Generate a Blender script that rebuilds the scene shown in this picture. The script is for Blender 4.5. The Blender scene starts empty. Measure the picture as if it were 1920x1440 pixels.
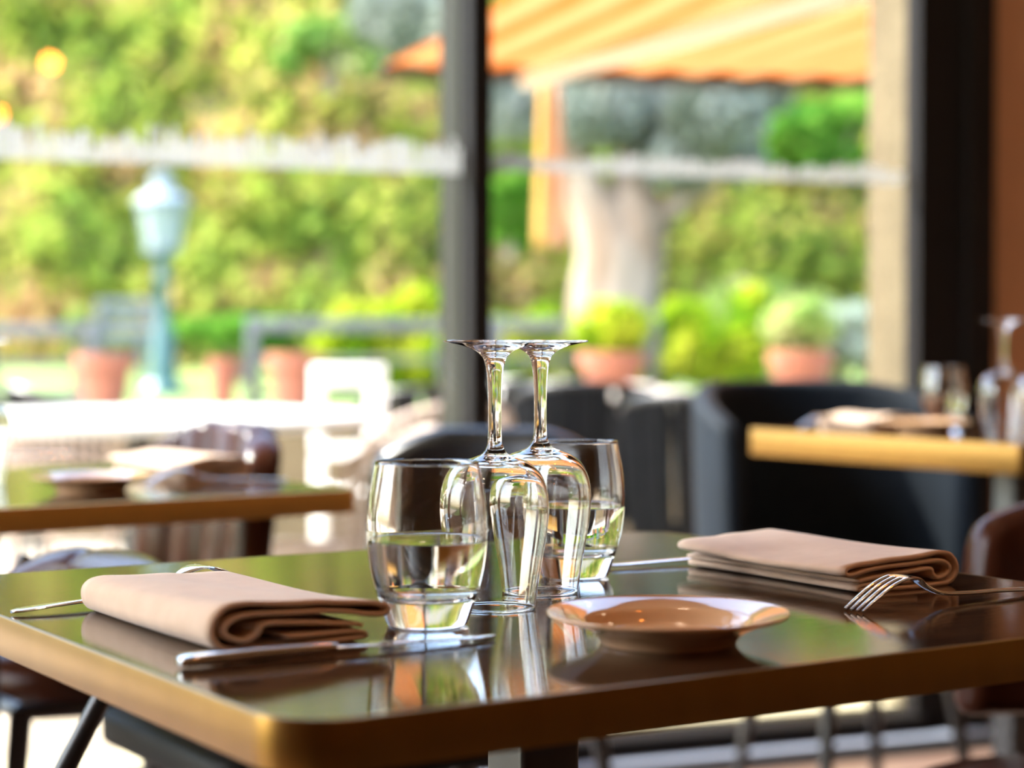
import bpy, math, random
import numpy as np
from mathutils import Vector, Matrix

# ------------------------------------------------------------------ camera, sky, sun, exposure
SC = bpy.context.scene
COL = SC.collection
F = 3600.0                      # focal length in pixels of a 1920 wide frame
T = 0.745                       # table top height
EYE = T + 0.19
PITCH = math.atan(82.0 / F)
cam_d = bpy.data.cameras.new('camera')
cam = bpy.data.objects.new('camera', cam_d)
COL.objects.link(cam)
cam.location = (0, 0, EYE)
cam.rotation_euler = (math.pi / 2 - PITCH, 0, 0)
cam_d.sensor_width = 36.0
cam_d.lens = F / 1920 * 36.0
cam_d.clip_start = 0.05
cam_d.clip_end = 300
cam_d.dof.use_dof = True
cam_d.dof.focus_distance = 1.40
cam_d.dof.aperture_fstop = 3.6
SC.camera = cam

SC.view_settings.view_transform = 'Standard'
SC.view_settings.look = 'None'
SC.view_settings.gamma = 1.0
SC.view_settings.use_curve_mapping = False
SC.view_settings.exposure = 0.95
try:
    SC.cycles.max_bounces = 14
    SC.cycles.transmission_bounces = 12
    SC.cycles.glossy_bounces = 6
    SC.cycles.transparent_max_bounces = 16
    SC.cycles.sample_clamp_indirect = 12
except Exception:
    pass

world = bpy.data.worlds.new('world')
SC.world = world
world.use_nodes = True
wn = world.node_tree
wn.nodes.clear()
w_out = wn.nodes.new('ShaderNodeOutputWorld')
w_bg = wn.nodes.new('ShaderNodeBackground')
w_sky = wn.nodes.new('ShaderNodeTexSky')
w_sky.sky_type = 'NISHITA'
w_sky.sun_disc = False
w_sky.sun_elevation = math.radians(50)
w_sky.sun_rotation = math.radians(250)
w_sky.air_density = 1.0
w_sky.dust_density = 2.5
w_sky.ozone_density = 1.0
w_bg.inputs['Strength'].default_value = 1.0
wn.links.new(w_sky.outputs[0], w_bg.inputs['Color'])
wn.links.new(w_bg.outputs[0], w_out.inputs['Surface'])

sun_d = bpy.data.lights.new('sun', 'SUN')
sun_d.energy = 8.0
sun_d.angle = math.radians(0.8)
sun_d.color = (1.0, 0.95, 0.86)
sun = bpy.data.objects.new('sun', sun_d)
COL.objects.link(sun)
SUN_FROM = Vector((-0.62, 0.30, 0.72)).normalized()
sun.rotation_euler = SUN_FROM.to_track_quat('Z', 'Y').to_euler()

# ------------------------------------------------------------------ geometry of the view
cp, sp = math.cos(PITCH), math.sin(PITCH)

def ray(px, py):
    v, w = (px - 960) / F, (720 - py) / F
    return Vector((v, cp + w * sp, -sp + w * cp))

def at_z(px, py, z):            # where a line of sight meets a level plane
    r = ray(px, py)
    return Vector((0, 0, EYE)) + r * ((z - EYE) / r.z)

def at_y(px, py, d):
    r = ray(px, py)
    return Vector((0, 0, EYE)) + r * (d / r.y)

def col_x(px, d):               # x of a column of the picture at depth d
    return (px - 960) / F * d

# ------------------------------------------------------------------ materials
MATS = {}

def new_mat(name):
    m = bpy.data.materials.new(name)
    m.use_nodes = True
    nt = m.node_tree
    nt.nodes.clear()
    out = nt.nodes.new('ShaderNodeOutputMaterial')
    return m, nt, out

def mat(name, a, b=None, rough=0.5, metal=0.0, scale=20.0, stretch=(1, 1, 1), rot=0.0, bump=0.0,
        bump_scale=None, ior=1.5, sheen=0.0, coat=0.0, detail=4.0, rough_var=0.0, spec=0.5):
    m, nt, out = new_mat(name)
    p = nt.nodes.new('ShaderNodeBsdfPrincipled')
    p.inputs['Roughness'].default_value = rough
    p.inputs['Metallic'].default_value = metal
    p.inputs['IOR'].default_value = ior
    p.inputs['Sheen Weight'].default_value = sheen
    p.inputs['Coat Weight'].default_value = coat
    p.inputs['Specular IOR Level'].default_value = spec
    tc = nt.nodes.new('ShaderNodeTexCoord')
    mp = nt.nodes.new('ShaderNodeMapping')
    mp.inputs['Rotation'].default_value = (0, 0, rot)
    mp.inputs['Scale'].default_value = stretch
    nt.links.new(tc.outputs['Object'], mp.inputs['Vector'])
    nz = nt.nodes.new('ShaderNodeTexNoise')
    nz.inputs['Scale'].default_value = scale
    nz.inputs['Detail'].default_value = detail
    nt.links.new(mp.outputs[0], nz.inputs['Vector'])
    if b is None:
        b = a
    cr = nt.nodes.new('ShaderNodeValToRGB')
    cr.color_ramp.elements[0].position = 0.32
    cr.color_ramp.elements[1].position = 0.68
    cr.color_ramp.elements[0].color = (*a, 1)
    cr.color_ramp.elements[1].color = (*b, 1)
    nt.links.new(nz.outputs['Fac'], cr.inputs['Fac'])
    nt.links.new(cr.outputs['Color'], p.inputs['Base Color'])
    if rough_var:
        mr = nt.nodes.new('ShaderNodeMapRange')
        mr.inputs['To Min'].default_value = max(0, rough - rough_var)
        mr.inputs['To Max'].default_value = rough + rough_var
        nt.links.new(nz.outputs['Fac'], mr.inputs['Value'])
        nt.links.new(mr.outputs[0], p.inputs['Roughness'])
    if bump:
        n2 = nt.nodes.new('ShaderNodeTexNoise')
        n2.inputs['Scale'].default_value = bump_scale or scale
        n2.inputs['Detail'].default_value = detail
        nt.links.new(mp.outputs[0], n2.inputs['Vector'])
        bp = nt.nodes.new('ShaderNodeBump')
        bp.inputs['Strength'].default_value = 1.0
        bp.inputs['Distance'].default_value = bump
        nt.links.new(n2.outputs['Fac'], bp.inputs['Height'])
        nt.links.new(bp.outputs[0], p.inputs['Normal'])
    nt.links.new(p.outputs[0], out.inputs['Surface'])
    MATS[name] = m
    return m

def leaf_mat(name, cols, noise=1.2, trans=0.45, patch=None):
    m, nt, out = new_mat(name)
    geo = nt.nodes.new('ShaderNodeNewGeometry')
    nz = nt.nodes.new('ShaderNodeTexNoise')
    nz.inputs['Scale'].default_value = noise
    nz.inputs['Detail'].default_value = 3
    nt.links.new(geo.outputs['Position'], nz.inputs['Vector'])
    ad = nt.nodes.new('ShaderNodeMath'); ad.operation = 'MULTIPLY_ADD'
    ad.inputs[1].default_value = 0.42
    nt.links.new(geo.outputs['Random Per Island'], ad.inputs[0])
    sc = nt.nodes.new('ShaderNodeMapRange')
    sc.inputs['From Min'].default_value = 0.34; sc.inputs['From Max'].default_value = 0.66
    sc.inputs['To Min'].default_value = -0.1; sc.inputs['To Max'].default_value = 0.82
    nt.links.new(nz.outputs['Fac'], sc.inputs['Value'])
    nt.links.new(sc.outputs[0], ad.inputs[2])
    cr = nt.nodes.new('ShaderNodeValToRGB')
    while len(cr.color_ramp.elements) < len(cols):
        cr.color_ramp.elements.new(0.5)
    for i, c in enumerate(cols):
        cr.color_ramp.elements[i].position = i / (len(cols) - 1)
        cr.color_ramp.elements[i].color = (*c, 1)
    nt.links.new(ad.outputs[0], cr.inputs['Fac'])
    d = nt.nodes.new('ShaderNodeBsdfDiffuse')
    t = nt.nodes.new('ShaderNodeBsdfTranslucent')
    mx = nt.nodes.new('ShaderNodeMixShader'); mx.inputs[0].default_value = trans
    nt.links.new(cr.outputs[0], d.inputs[0]); nt.links.new(cr.outputs[0], t.inputs[0])
    nt.links.new(d.outputs[0], mx.inputs[1]); nt.links.new(t.outputs[0], mx.inputs[2])
    nt.links.new(mx.outputs[0], out.inputs['Surface'])
    MATS[name] = m
    return m

def glass_mat(name, tint=(1, 1, 1), ior=1.5, rough=0.0):
    m, nt, out = new_mat(name)
    g = nt.nodes.new('ShaderNodeBsdfGlass')
    g.inputs['Color'].default_value = (*tint, 1)
    g.inputs['IOR'].default_value = ior
    g.inputs['Roughness'].default_value = rough
    nt.links.new(g.outputs[0], out.inputs['Surface'])
    MATS[name] = m
    return m

def pane_mat(name):
    m, nt, out = new_mat(name)
    tr = nt.nodes.new('ShaderNodeBsdfTransparent')
    tr.inputs[0].default_value = (0.97, 0.985, 0.975, 1)
    gl = nt.nodes.new('ShaderNodeBsdfGlossy'); gl.inputs['Roughness'].default_value = 0.01
    fr = nt.nodes.new('ShaderNodeFresnel')
    # both faces of the thin pane reflect alike
    ge = nt.nodes.new('ShaderNodeNewGeometry')
    ma = nt.nodes.new('ShaderNodeMath'); ma.operation = 'MULTIPLY_ADD'
    ma.inputs[1].default_value = 1 / 1.5 - 1.5; ma.inputs[2].default_value = 1.5
    nt.links.new(ge.outputs['Backfacing'], ma.inputs[0]); nt.links.new(ma.outputs[0], fr.inputs['IOR'])
    mx = nt.nodes.new('ShaderNodeMixShader')
    nt.links.new(fr.outputs[0], mx.inputs[0])
    nt.links.new(tr.outputs[0], mx.inputs[1]); nt.links.new(gl.outputs[0], mx.inputs[2])
    nt.links.new(mx.outputs[0], out.inputs['Surface'])
    MATS[name] = m
    return m

def emit_mat(name, c, s):
    m, nt, out = new_mat(name)
    e = nt.nodes.new('ShaderNodeEmission')
    e.inputs[0].default_value = (*c, 1); e.inputs[1].default_value = s
    nt.links.new(e.outputs[0], out.inputs['Surface'])
    MATS[name] = m
    return m

def cloth_thin(name, a, b, period, axis_rot, trans):
    m, nt, out = new_mat(name)
    tc = nt.nodes.new('ShaderNodeTexCoord')
    mp = nt.nodes.new('ShaderNodeMapping')
    mp.inputs['Rotation'].default_value = (0, 0, axis_rot)
    nt.links.new(tc.outputs['Object'], mp.inputs['Vector'])
    wv = nt.nodes.new('ShaderNodeTexWave'); wv.wave_type = 'BANDS'; wv.bands_direction = 'X'
    wv.inputs['Scale'].default_value = period
    wv.inputs['Distortion'].default_value = 0.6
    wv.inputs['Detail'].default_value = 1
    nt.links.new(mp.outputs[0], wv.inputs['Vector'])
    cr = nt.nodes.new('ShaderNodeValToRGB')
    cr.color_ramp.elements[0].position = 0.3; cr.color_ramp.elements[1].position = 0.75
    cr.color_ramp.elements[0].color = (*a, 1); cr.color_ramp.elements[1].color = (*b, 1)
    nt.links.new(wv.outputs['Fac'], cr.inputs[0])
    d = nt.nodes.new('ShaderNodeBsdfDiffuse'); t = nt.nodes.new('ShaderNodeBsdfTranslucent')
    mx = nt.nodes.new('ShaderNodeMixShader'); mx.inputs[0].default_value = trans
    nt.links.new(cr.outputs[0], d.inputs[0]); nt.links.new(cr.outputs[0], t.inputs[0])
    nt.links.new(d.outputs[0], mx.inputs[1]); nt.links.new(t.outputs[0], mx.inputs[2])
    nt.links.new(mx.outputs[0], out.inputs['Surface'])
    MATS[name] = m
    return m

mat('walnut', (0.020, 0.009, 0.005), (0.075, 0.034, 0.015), rough=0.045, scale=9, stretch=(1, 14, 1), bump=0.00006,
    bump_scale=30, detail=8, ior=1.6)
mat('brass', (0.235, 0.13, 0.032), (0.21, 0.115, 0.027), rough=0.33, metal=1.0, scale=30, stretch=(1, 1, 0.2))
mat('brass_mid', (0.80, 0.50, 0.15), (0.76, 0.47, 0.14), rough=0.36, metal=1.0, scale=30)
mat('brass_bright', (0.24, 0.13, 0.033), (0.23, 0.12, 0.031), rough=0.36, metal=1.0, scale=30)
mat('linen', (0.66, 0.465, 0.32), (0.71, 0.51, 0.36), rough=0.9, scale=60, bump=0.0001, bump_scale=900, sheen=0.25, spec=0.2)
mat('stoneware', (0.64, 0.38, 0.20), (0.67, 0.40, 0.22), rough=0.06, scale=5)
mat('steel', (0.78, 0.77, 0.76), rough=0.12, metal=1.0, scale=5)
mat('black_metal', (0.012, 0.012, 0.013), rough=0.35, scale=5)
mat('brown_leather', (0.034, 0.010, 0.005), (0.052, 0.016, 0.008), spec=0.13, rough=0.15, scale=12, bump=0.0004, bump_scale=260, ior=1.55)
mat('black_leather', (0.002, 0.0022, 0.0022), (0.003, 0.0032, 0.0032), spec=0.3, rough=0.22, scale=12, bump=0.0003, bump_scale=260, ior=1.6)
mat('blue_velvet', (0.0018, 0.006, 0.012), (0.0024, 0.008, 0.016), rough=0.7, scale=8, sheen=0.03, spec=0.2)
mat('dark_frame', (0.006, 0.004, 0.003), (0.008, 0.005, 0.004), spec=0.2, rough=0.7, scale=3)
mat('grey_frame', (0.020, 0.020, 0.014), spec=0.12, rough=0.6, scale=3)
mat('black_satin', (0.006, 0.006, 0.005), rough=0.5, scale=5, spec=0.12)
mat('cream_sill', (0.50, 0.44, 0.28), rough=0.8, scale=5)
mat('silver', (0.36, 0.40, 0.50), rough=0.5, scale=3)
mat('brown_wall', (0.50, 0.27, 0.15), (0.54, 0.29, 0.16), rough=0.85, scale=6, bump=0.0006, bump_scale=80)
mat('dark_wall', (0.42, 0.23, 0.12), (0.45, 0.25, 0.13), rough=0.8, scale=4)
mat('ceiling_paint', (0.42, 0.34, 0.27), rough=0.9, scale=3)
mat('floor_wood', (0.20, 0.12, 0.09), (0.25, 0.16, 0.12), rough=0.35, scale=3, stretch=(1, 8, 1))
mat('sandstone', (0.10, 0.074, 0.036), (0.135, 0.102, 0.052), rough=0.95, scale=9, bump=0.01, bump_scale=40, detail=7)
mat('terrace_stone', (0.30, 0.25, 0.18), (0.44, 0.38, 0.29), rough=0.9, scale=1.6, bump=0.003, bump_scale=12)
mat('terracotta', (0.28, 0.10, 0.055), (0.34, 0.13, 0.078), rough=0.9, scale=5)
mat('soil', (0.05, 0.03, 0.02), rough=1, scale=20)
mat('lawn', (0.08, 0.15, 0.03), (0.17, 0.22, 0.05), rough=1, scale=1.3)
mat('earth', (0.08, 0.08, 0.03), (0.15, 0.11, 0.05), rough=1, scale=1.1)
mat('post_green', (0.025, 0.085, 0.08), rough=0.4, scale=3)
mat('lantern_metal', (0.17, 0.21, 0.235), rough=0.6, scale=3)
mat('rail_grey', (0.08, 0.09, 0.09), rough=0.5, scale=3)
mat('bench_grey', (0.09, 0.11, 0.11), rough=0.6, scale=3)
mat('white_paint', (0.80, 0.78, 0.72), rough=0.45, scale=3)
mat('marble', (0.74, 0.72, 0.69), (0.80, 0.78, 0.75), rough=0.25, scale=3)
mat('rope_grey', (0.006, 0.0065, 0.007), (0.010, 0.010, 0.011), spec=0.1, rough=0.9, scale=30)
mat('wicker', (0.32, 0.24, 0.19), (0.46, 0.37, 0.31), rough=0.7, scale=30)
mat('cushion_white', (0.82, 0.79, 0.73), rough=0.9, scale=3)
mat('bark', (0.14, 0.085, 0.05), (0.34, 0.27, 0.21), rough=0.95, scale=4, stretch=(1, 1, 0.3), bump=0.03, bump_scale=9)

mat('yellow_cloth', (0.55, 0.33, 0.08), (0.60, 0.40, 0.12), rough=0.9, scale=7, stretch=(3, 3, 0.1))
mat('orange_cloth', (0.48, 0.24, 0.14), (0.54, 0.32, 0.20), rough=0.9, scale=7)
mat('arm_white', (0.70, 0.62, 0.52), rough=0.4, scale=3)
mat('grout', (0.35, 0.31, 0.25), rough=1, scale=5)
mat('dark_shade', (0.03, 0.02, 0.015), rough=0.4, scale=5)
glass_mat('glass', (1, 0.995, 0.985), 1.5)
glass_mat('water', (1, 1, 1), 1.333)
pane_mat('pane')
emit_mat('bulb', (1.0, 0.24, 0.025), 75)
emit_mat('bulb_soft', (1.0, 0.60, 0.30), 30)
leaf_mat('ivy', [(0.12, 0.20, 0.035), (0.20, 0.29, 0.045), (0.30, 0.36, 0.06), (0.40, 0.38, 0.09), (0.54, 0.35, 0.17)], noise=1.3)
leaf_mat('lime_leaf', [(0.062, 0.186, 0.012), (0.161, 0.310, 0.012), (0.341, 0.422, 0.019), (0.446, 0.459, 0.050)], noise=3.0)
leaf_mat('garden_leaf', [(0.112, 0.236, 0.037), (0.186, 0.322, 0.062), (0.310, 0.397, 0.112), (0.434, 0.422, 0.198)], noise=2.0)
leaf_mat('green_leaf', [(0.037, 0.124, 0.025), (0.087, 0.248, 0.025), (0.174, 0.360, 0.050)], noise=2.5)
leaf_mat('olive_leaf', [(0.132, 0.168, 0.120), (0.228, 0.264, 0.216), (0.348, 0.372, 0.330)], noise=2.0)
leaf_mat('silver_leaf', [(0.180, 0.252, 0.180), (0.300, 0.360, 0.288), (0.372, 0.420, 0.348)], noise=2.0)

# ------------------------------------------------------------------ mesh builder
class MB:
    def __init__(self):
        self.v, self.f = [], []

    def add(self, verts, faces):
        n = len(self.v)
        self.v += [tuple(p) for p in verts]
        self.f += [tuple(i + n for i in f) for f in faces]
        return self

    def box(self, x0, x1, y0, y1, z0, z1, bev=0.0):
        if bev <= 0:
            vs = [(x0, y0, z0), (x1, y0, z0), (x1, y1, z0), (x0, y1, z0), (x0, y0, z1), (x1, y0, z1), (x1, y1, z1), (x0, y1, z1)]
            return self.add(vs, [(3, 2, 1, 0), (4, 5, 6, 7), (0, 1, 5, 4), (1, 2, 6, 5), (2, 3, 7, 6), (3, 0, 4, 7)])
        return self.rrect(x0, x1, y0, y1, z0, z1, r=bev * 1.5, bev=bev, seg=3)

    def rrect(self, x0, x1, y0, y1, z0, z1, r=0.03, bev=0.001, seg=8, bseg=3):
        """upright block with rounded vertical corners and rounded rims"""
        def ring(inset, z):
            out = []
            rr = max(r - inset, 0.0002)
            for cx, cy, a0 in ((x1 - r, y1 - r, 0), (x0 + r, y1 - r, 90), (x0 + r, y0 + r, 180), (x1 - r, y0 + r, 270)):
                for k in range(seg + 1):
                    a = math.radians(a0 + 90 * k / seg)
                    out.append((cx + rr * math.cos(a), cy + rr * math.sin(a), z))
            return out
        rings = []
        for k in range(bseg + 1):
            a = math.pi / 2 * k / bseg
            rings.append(ring(bev * (1 - math.sin(a)), z0 + bev * (1 - math.cos(a))))
        for k in range(bseg + 1):
            a = math.pi / 2 * k / bseg
            rings.append(ring(bev * (1 - math.cos(a)), z1 - bev * (1 - math.sin(a))))
        self.rings(rings, True, True)
        return self

    def rings(self, rings, cap0=True, cap1=True, close=True):
        n = len(rings[0])
        vs = [p for r in rings for p in r]
        fs = []
        m = n if close else n - 1
        for i in range(len(rings) - 1):
            for j in range(m):
                a, b = i * n + j, i * n + (j + 1) % n
                fs.append((a, b, b + n, a + n))
        if cap0:
            fs.append(tuple(range(n - 1, -1, -1)))
        if cap1:
            k = (len(rings) - 1) * n
            fs.append(tuple(range(k, k + n)))
        return self.add(vs, fs)

    def tube(self, pts, rad, seg=10, flat=None):
        pts = [Vector(p) for p in pts]
        if not hasattr(rad, '__len__'):
            rad = [rad] * len(pts)
        rings, prev = [], None
        for i, p in enumerate(pts):
            t = (pts[min(i + 1, len(pts) - 1)] - pts[max(i - 1, 0)]).normalized()
            if prev is None:
                up = Vector((0, 0, 1)) if abs(t.z) < 0.9 else Vector((1, 0, 0))
                prev = (up - t * up.dot(t)).normalized()
            prev = (prev - t * prev.dot(t)).normalized()
            s = t.cross(prev)
            rings.append([p + (prev * math.cos(2 * math.pi * k / seg) + s * math.sin(2 * math.pi * k / seg)) * rad[i] for k in range(seg)])
        return self.rings(rings)

    def lathe(self, prof, seg=64, cx=0, cy=0):
        """profile from axis to axis: first and last r may be 0"""
        vs, fs, idx = [], [], []
        for r, z in prof:
            if r < 1e-6:
                idx.append([len(vs)] * seg); vs.append((cx, cy, z))
            else:
                idx.append(list(range(len(vs), len(vs) + seg)))
                vs += [(cx + r * math.cos(2 * math.pi * k / seg), cy + r * math.sin(2 * math.pi * k / seg), z) for k in range(seg)]
        for i in range(len(idx) - 1):
            a, b = idx[i], idx[i + 1]
            for k in range(seg):
                q = [a[k], a[(k + 1) % seg], b[(k + 1) % seg], b[k]]
                q2 = []
                for x in q:
                    if x not in q2:
                        q2.append(x)
                if len(q2) > 2:
                    fs.append(tuple(q2))
        return self.add(vs, fs)

    def build(self, name, m, parent=None, smooth=40, loc=None, rz=None):
        me = bpy.data.meshes.new(name)
        me.from_pydata(self.v, [], self.f)
        me.validate()
        import bmesh
        bm = bmesh.new(); bm.from_mesh(me)
        bmesh.ops.recalc_face_normals(bm, faces=bm.faces)
        bm.to_mesh(me); bm.free()
        me.materials.append(MATS[m])
        if smooth:
            for p in me.polygons:
                p.use_smooth = True
            if smooth < 180:
                try:
                    me.set_sharp_from_angle(angle=math.radians(smooth))
                except Exception:
                    pass
        o = bpy.data.objects.new(name, me)
        COL.objects.link(o)
        if parent is not None:
            o.parent = parent
        if loc is not None:
            o.location = loc
        if rz is not None:
            o.rotation_euler.z = rz
        return o

def cat(pts, n=6, closed=False):
    """Catmull-Rom through points of any dimension"""
    P = [np.array(p, float) for p in pts]
    out = []
    L = len(P)
    rng = L if closed else L - 1
    for i in range(rng):
        p0 = P[(i - 1) % L] if closed else P[max(i - 1, 0)]
        p1, p2 = P[i % L], P[(i + 1) % L]
        p3 = P[(i + 2) % L] if closed else P[min(i + 2, L - 1)]
        for k in range(n):
            t = k / n
            out.append(0.5 * ((2 * p1) + (-p0 + p2) * t + (2 * p0 - 5 * p1 + 4 * p2 - p3) * t * t + (-p0 + 3 * p1 - 3 * p2 + p3) * t ** 3))
    if not closed:
        out.append(P[-1])
    return [tuple(o) for o in out]

def tag(o, label, category, group=None, kind=None):
    o['label'] = label
    o['category'] = category
    if group:
        o['group'] = group
    if kind:
        o['kind'] = kind
    return o

def empty(name, loc, rz=0.0, label=None, category=None, group=None, scale=None):
    o = bpy.data.objects.new(name, None)
    o.empty_display_size = 0.05
    COL.objects.link(o)
    o.location = loc
    o.rotation_euler.z = rz
    if scale:
        o.scale = (scale, scale, scale)
    if label:
        tag(o, label, category, group)
    return o

def structure(o):
    o['kind'] = 'structure'
    return o

def copy_tree(o, parent=None):
    c = o.copy()
    COL.objects.link(c)
    if parent is not None:
        c.parent = parent
    for ch in list(o.children):
        copy_tree(ch, c)
    return c

def dup(o, loc, rz, label, scale=None):
    c = copy_tree(o)
    c.location = loc
    c.rotation_euler.z = rz
    if scale:
        c.scale = (scale, scale, scale)
    c['label'] = label
    return c

# ------------------------------------------------------------------ the window wall (runs obliquely, further away on the right)
P0 = Vector((0.409, 4.33, 0))
WD = Vector((0.9290, 0.3701, 0)).normalized()
WN = Vector((-WD.y, WD.x, 0))
W_ROT = math.atan2(WD.y, WD.x)

def wbox(s0, s1, n0, n1, z0, z1, mb=None, bev=0.0):
    """block in wall coordinates: s along the wall, n outwards"""
    mb = mb or MB()
    k = len(mb.v)
    mb.box(s0, s1, n0, n1, z0, z1, bev)
    for i in range(k, len(mb.v)):
        s, n, z = mb.v[i]
        p = P0 + WD * s + WN * n
        mb.v[i] = (p.x, p.y, z)
    return mb

HEAD = 2.95
CEIL = 3.1
# floor and ceiling follow the wall, so build them as polygons
def slab(name, pts, z0, z1, m):
    mb = MB()
    n = len(pts)
    vs = [(p[0], p[1], z0) for p in pts] + [(p[0], p[1], z1) for p in pts]
    fs = [tuple(range(n - 1, -1, -1)), tuple(range(n, 2 * n))] + [(i, (i + 1) % n, (i + 1) % n + n, i + n) for i in range(n)]
    mb.add(vs, fs)
    return structure(mb.build(name, m, smooth=0))

def W(s, n=0.0):
    p = P0 + WD * s + WN * n
    return (p.x, p.y)

SL, SR = -4.3, 2.6
BACK = -7.5
room = [W(SL, -0.02), W(SL, BACK), W(SR, BACK), W(SR, -0.02)]
slab('floor', room, -0.12, 0.0, 'floor_wood')
slab('ceiling', [W(SL - 0.2, 0.12), W(SL - 0.2, BACK - 0.2), W(SR + 0.2, BACK - 0.2), W(SR + 0.2, 0.12)], CEIL, CEIL + 0.2, 'ceiling_paint')
mb = wbox(SL - 0.2, SL, BACK - 0.2, -2.4, -0.12, CEIL)
wbox(SL - 0.2, SL, -0.35, 0.3, -0.12, CEIL, mb)
wbox(SL - 0.2, SL, -2.4, -0.35, HEAD, CEIL, mb)
wbox(SL - 0.2, SL, -2.4, -0.35, -0.12, .06, mb)
structure(mb.build('wall_left', 'brown_wall', smooth=0))
for i in range(1):
    n0 = -2.4; n1 = -.35
    o = wbox(SL - .02, SL - .014, n0, n1, .06, HEAD).build('window_%d' % (4 + i), 'pane', smooth=0)
    structure(o)
    mb = wbox(SL - .05, SL + .01, n0, n0 + .05, .06, HEAD)
    wbox(SL - .05, SL + .01, n1 - .05, n1, .06, HEAD, mb)
    mb.build('window_frame', 'dark_frame', parent=o, smooth=0)
structure(wbox(SR, SR + 0.2, BACK - 0.2, 0.3, -0.12, CEIL).build('wall_right', 'dark_wall', smooth=0))
structure(wbox(SL, SR, BACK - 0.2, BACK, -0.12, CEIL).build('wall_back', 'dark_wall', smooth=0))
structure(wbox(0.772, SR, 0.0, 0.03, -0.12, CEIL).build('wall_front', 'brown_wall', smooth=0))
structure(wbox(0.583, SR + 0.2, 0.031, 0.20, -0.12, CEIL).build('trim_1', 'sandstone', smooth=0))
structure(wbox(SL, 0.772, 0.0, 0.12, HEAD, CEIL).build('trim_2', 'dark_frame', smooth=0))
# dark post at the right end of the glazing, stepped
mb = wbox(0.577, 0.70, -0.03, 0.03, 0.0, HEAD)
wbox(0.70, 0.772, -0.055, 0.03, 0.0, HEAD, mb)
structure(mb.build('trim_3', 'dark_frame', smooth=0))
# threshold: dark sill with a silver track
mb = wbox(SL, 0.577, -0.06, 0.14, 0.0, 0.055)
structure(mb.build('trim_4', 'dark_frame', smooth=0))
structure(wbox(SL, 0.90, -0.115, -0.07, 0.0, 0.016).build('trim_5', 'silver', smooth=0))
structure(wbox(SL, 0.90, -0.21, -0.115, 0.0, 0.006).build('trim_9', 'dark_frame', smooth=0))
structure(wbox(SL, 0.577, 0.045, 0.19, 0.05, 0.064).build('trim_10', 'cream_sill', smooth=0))

posts = [-0.541, -3.0]
for i, s in enumerate(posts):
    o = wbox(s, s + 0.046, -0.02, 0.03, 0.055, HEAD).build('trim_%d' % (6 + i), 'dark_frame', smooth=0)
    structure(o)
    p = wbox(s - 0.004, s + 0.046, 0.045, 0.17, 0.055, HEAD).build('outer_post', 'grey_frame', parent=o, smooth=0)

m, nt, out = new_mat('decal')
g = nt.nodes.new('ShaderNodeBsdfTranslucent'); g.inputs[0].default_value = (.25, .25, .24, 1)
d_ = nt.nodes.new('ShaderNodeBsdfDiffuse'); d_.inputs[0].default_value = (.70, .69, .67, 1)
mx = nt.nodes.new('ShaderNodeMixShader'); mx.inputs[0].default_value = .75
nt.links.new(d_.outputs[0], mx.inputs[1]); nt.links.new(g.outputs[0], mx.inputs[2]); nt.links.new(mx.outputs[0], out.inputs[0])
MATS['decal'] = m
random.seed(4)
def decal(s0, s1, zb, h):
    """row of narrow upright white marks stuck on the glass"""
    mb = MB()
    s = s0
    env = 0.8
    while s < s1 - 0.004:
        w = random.uniform(0.006, 0.011)
        if random.random() < 0.16:
            env = random.uniform(0.66, 1.0)
        hh = h * min(1.0, max(0.45, env + random.uniform(-0.16, 0.16)))
        if random.random() < 0.13:
            hh *= 0.6
        k = len(mb.v)
        a, b = Vector(W(s, -.0006)).to_3d(), Vector(W(min(s + w, s1), -.0006)).to_3d()
        r_ = w * .4
        mb.add([(a.x, a.y, zb), (b.x, b.y, zb), (b.x, b.y, zb + hh - r_), (b.x * .75 + a.x * .25, b.y * .75 + a.y * .25, zb + hh), (b.x * .25 + a.x * .75, b.y * .25 + a.y * .75, zb + hh), (a.x, a.y, zb + hh - r_)], [(0, 1, 2, 3, 4, 5)])
        s += w + random.uniform(0.0, 0.0035)
    return mb

panes = [(-0.495, 0.577, 0.046, 1.3055), (-2.954, -0.541, 0.078, 1.294), (SL, -3.0, 0.063, 1.299)]
for i, (a, b, h, zb) in enumerate(panes):
    o = wbox(a, b, 0.0, 0.006, 0.055, HEAD).build('window_%d' % (i + 1), 'pane', smooth=0)
    structure(o)
    o.location = (WN.x * 0.032, WN.y * 0.032, 0)
    if i < 2:
        dcl = decal(max(a, -1.85) + 0.004, b - 0.006, zb, h).build('window_decal', 'decal', parent=o, smooth=0)
        dcl.location = (0, 0, 0)

# ------------------------------------------------------------------ outside: terrace, raised garden, hedge bank
slab('ground', [(-60, -40), (60, -40), (60, 60), (-60, 60)], -0.5, -0.27, 'lawn')
slab('terrace', [W(-16, 0.0), W(14, 0.0), W(14, 5.9), W(-16, 5.9)], -0.25, -0.03, 'terrace_stone')
GZ = 0.50
def gbox(x0, x1, y0, y1, z0, z1):
    return MB().box(x0, x1, y0, y1, z0, z1)
o = gbox(-14, 14, 9.2, 9.75, -0.2, GZ + 0.08).build('garden_wall', 'sandstone', smooth=0)
structure(o)
# lawn: rises gently to the bank
mb = MB()
nx, ny = 40, 20
vs, fs = [], []
for j in range(ny + 1):
    y = 9.65 + (17.5 - 9.65) * j / ny
    for i in range(nx + 1):
        x = -22 + 44 * i / nx
        vs.append((x, y, GZ + 0.35 * (j / ny) ** 2 + 0.02 * math.sin(x * 1.7 + y)))
for j in range(ny):
    for i in range(nx):
        a = j * (nx + 1) + i
        fs.append((a, a + 1, a + nx + 2, a + nx + 1))
mb.add(vs, fs)
structure(mb.build('lawn', 'lawn', smooth=180))
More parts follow.
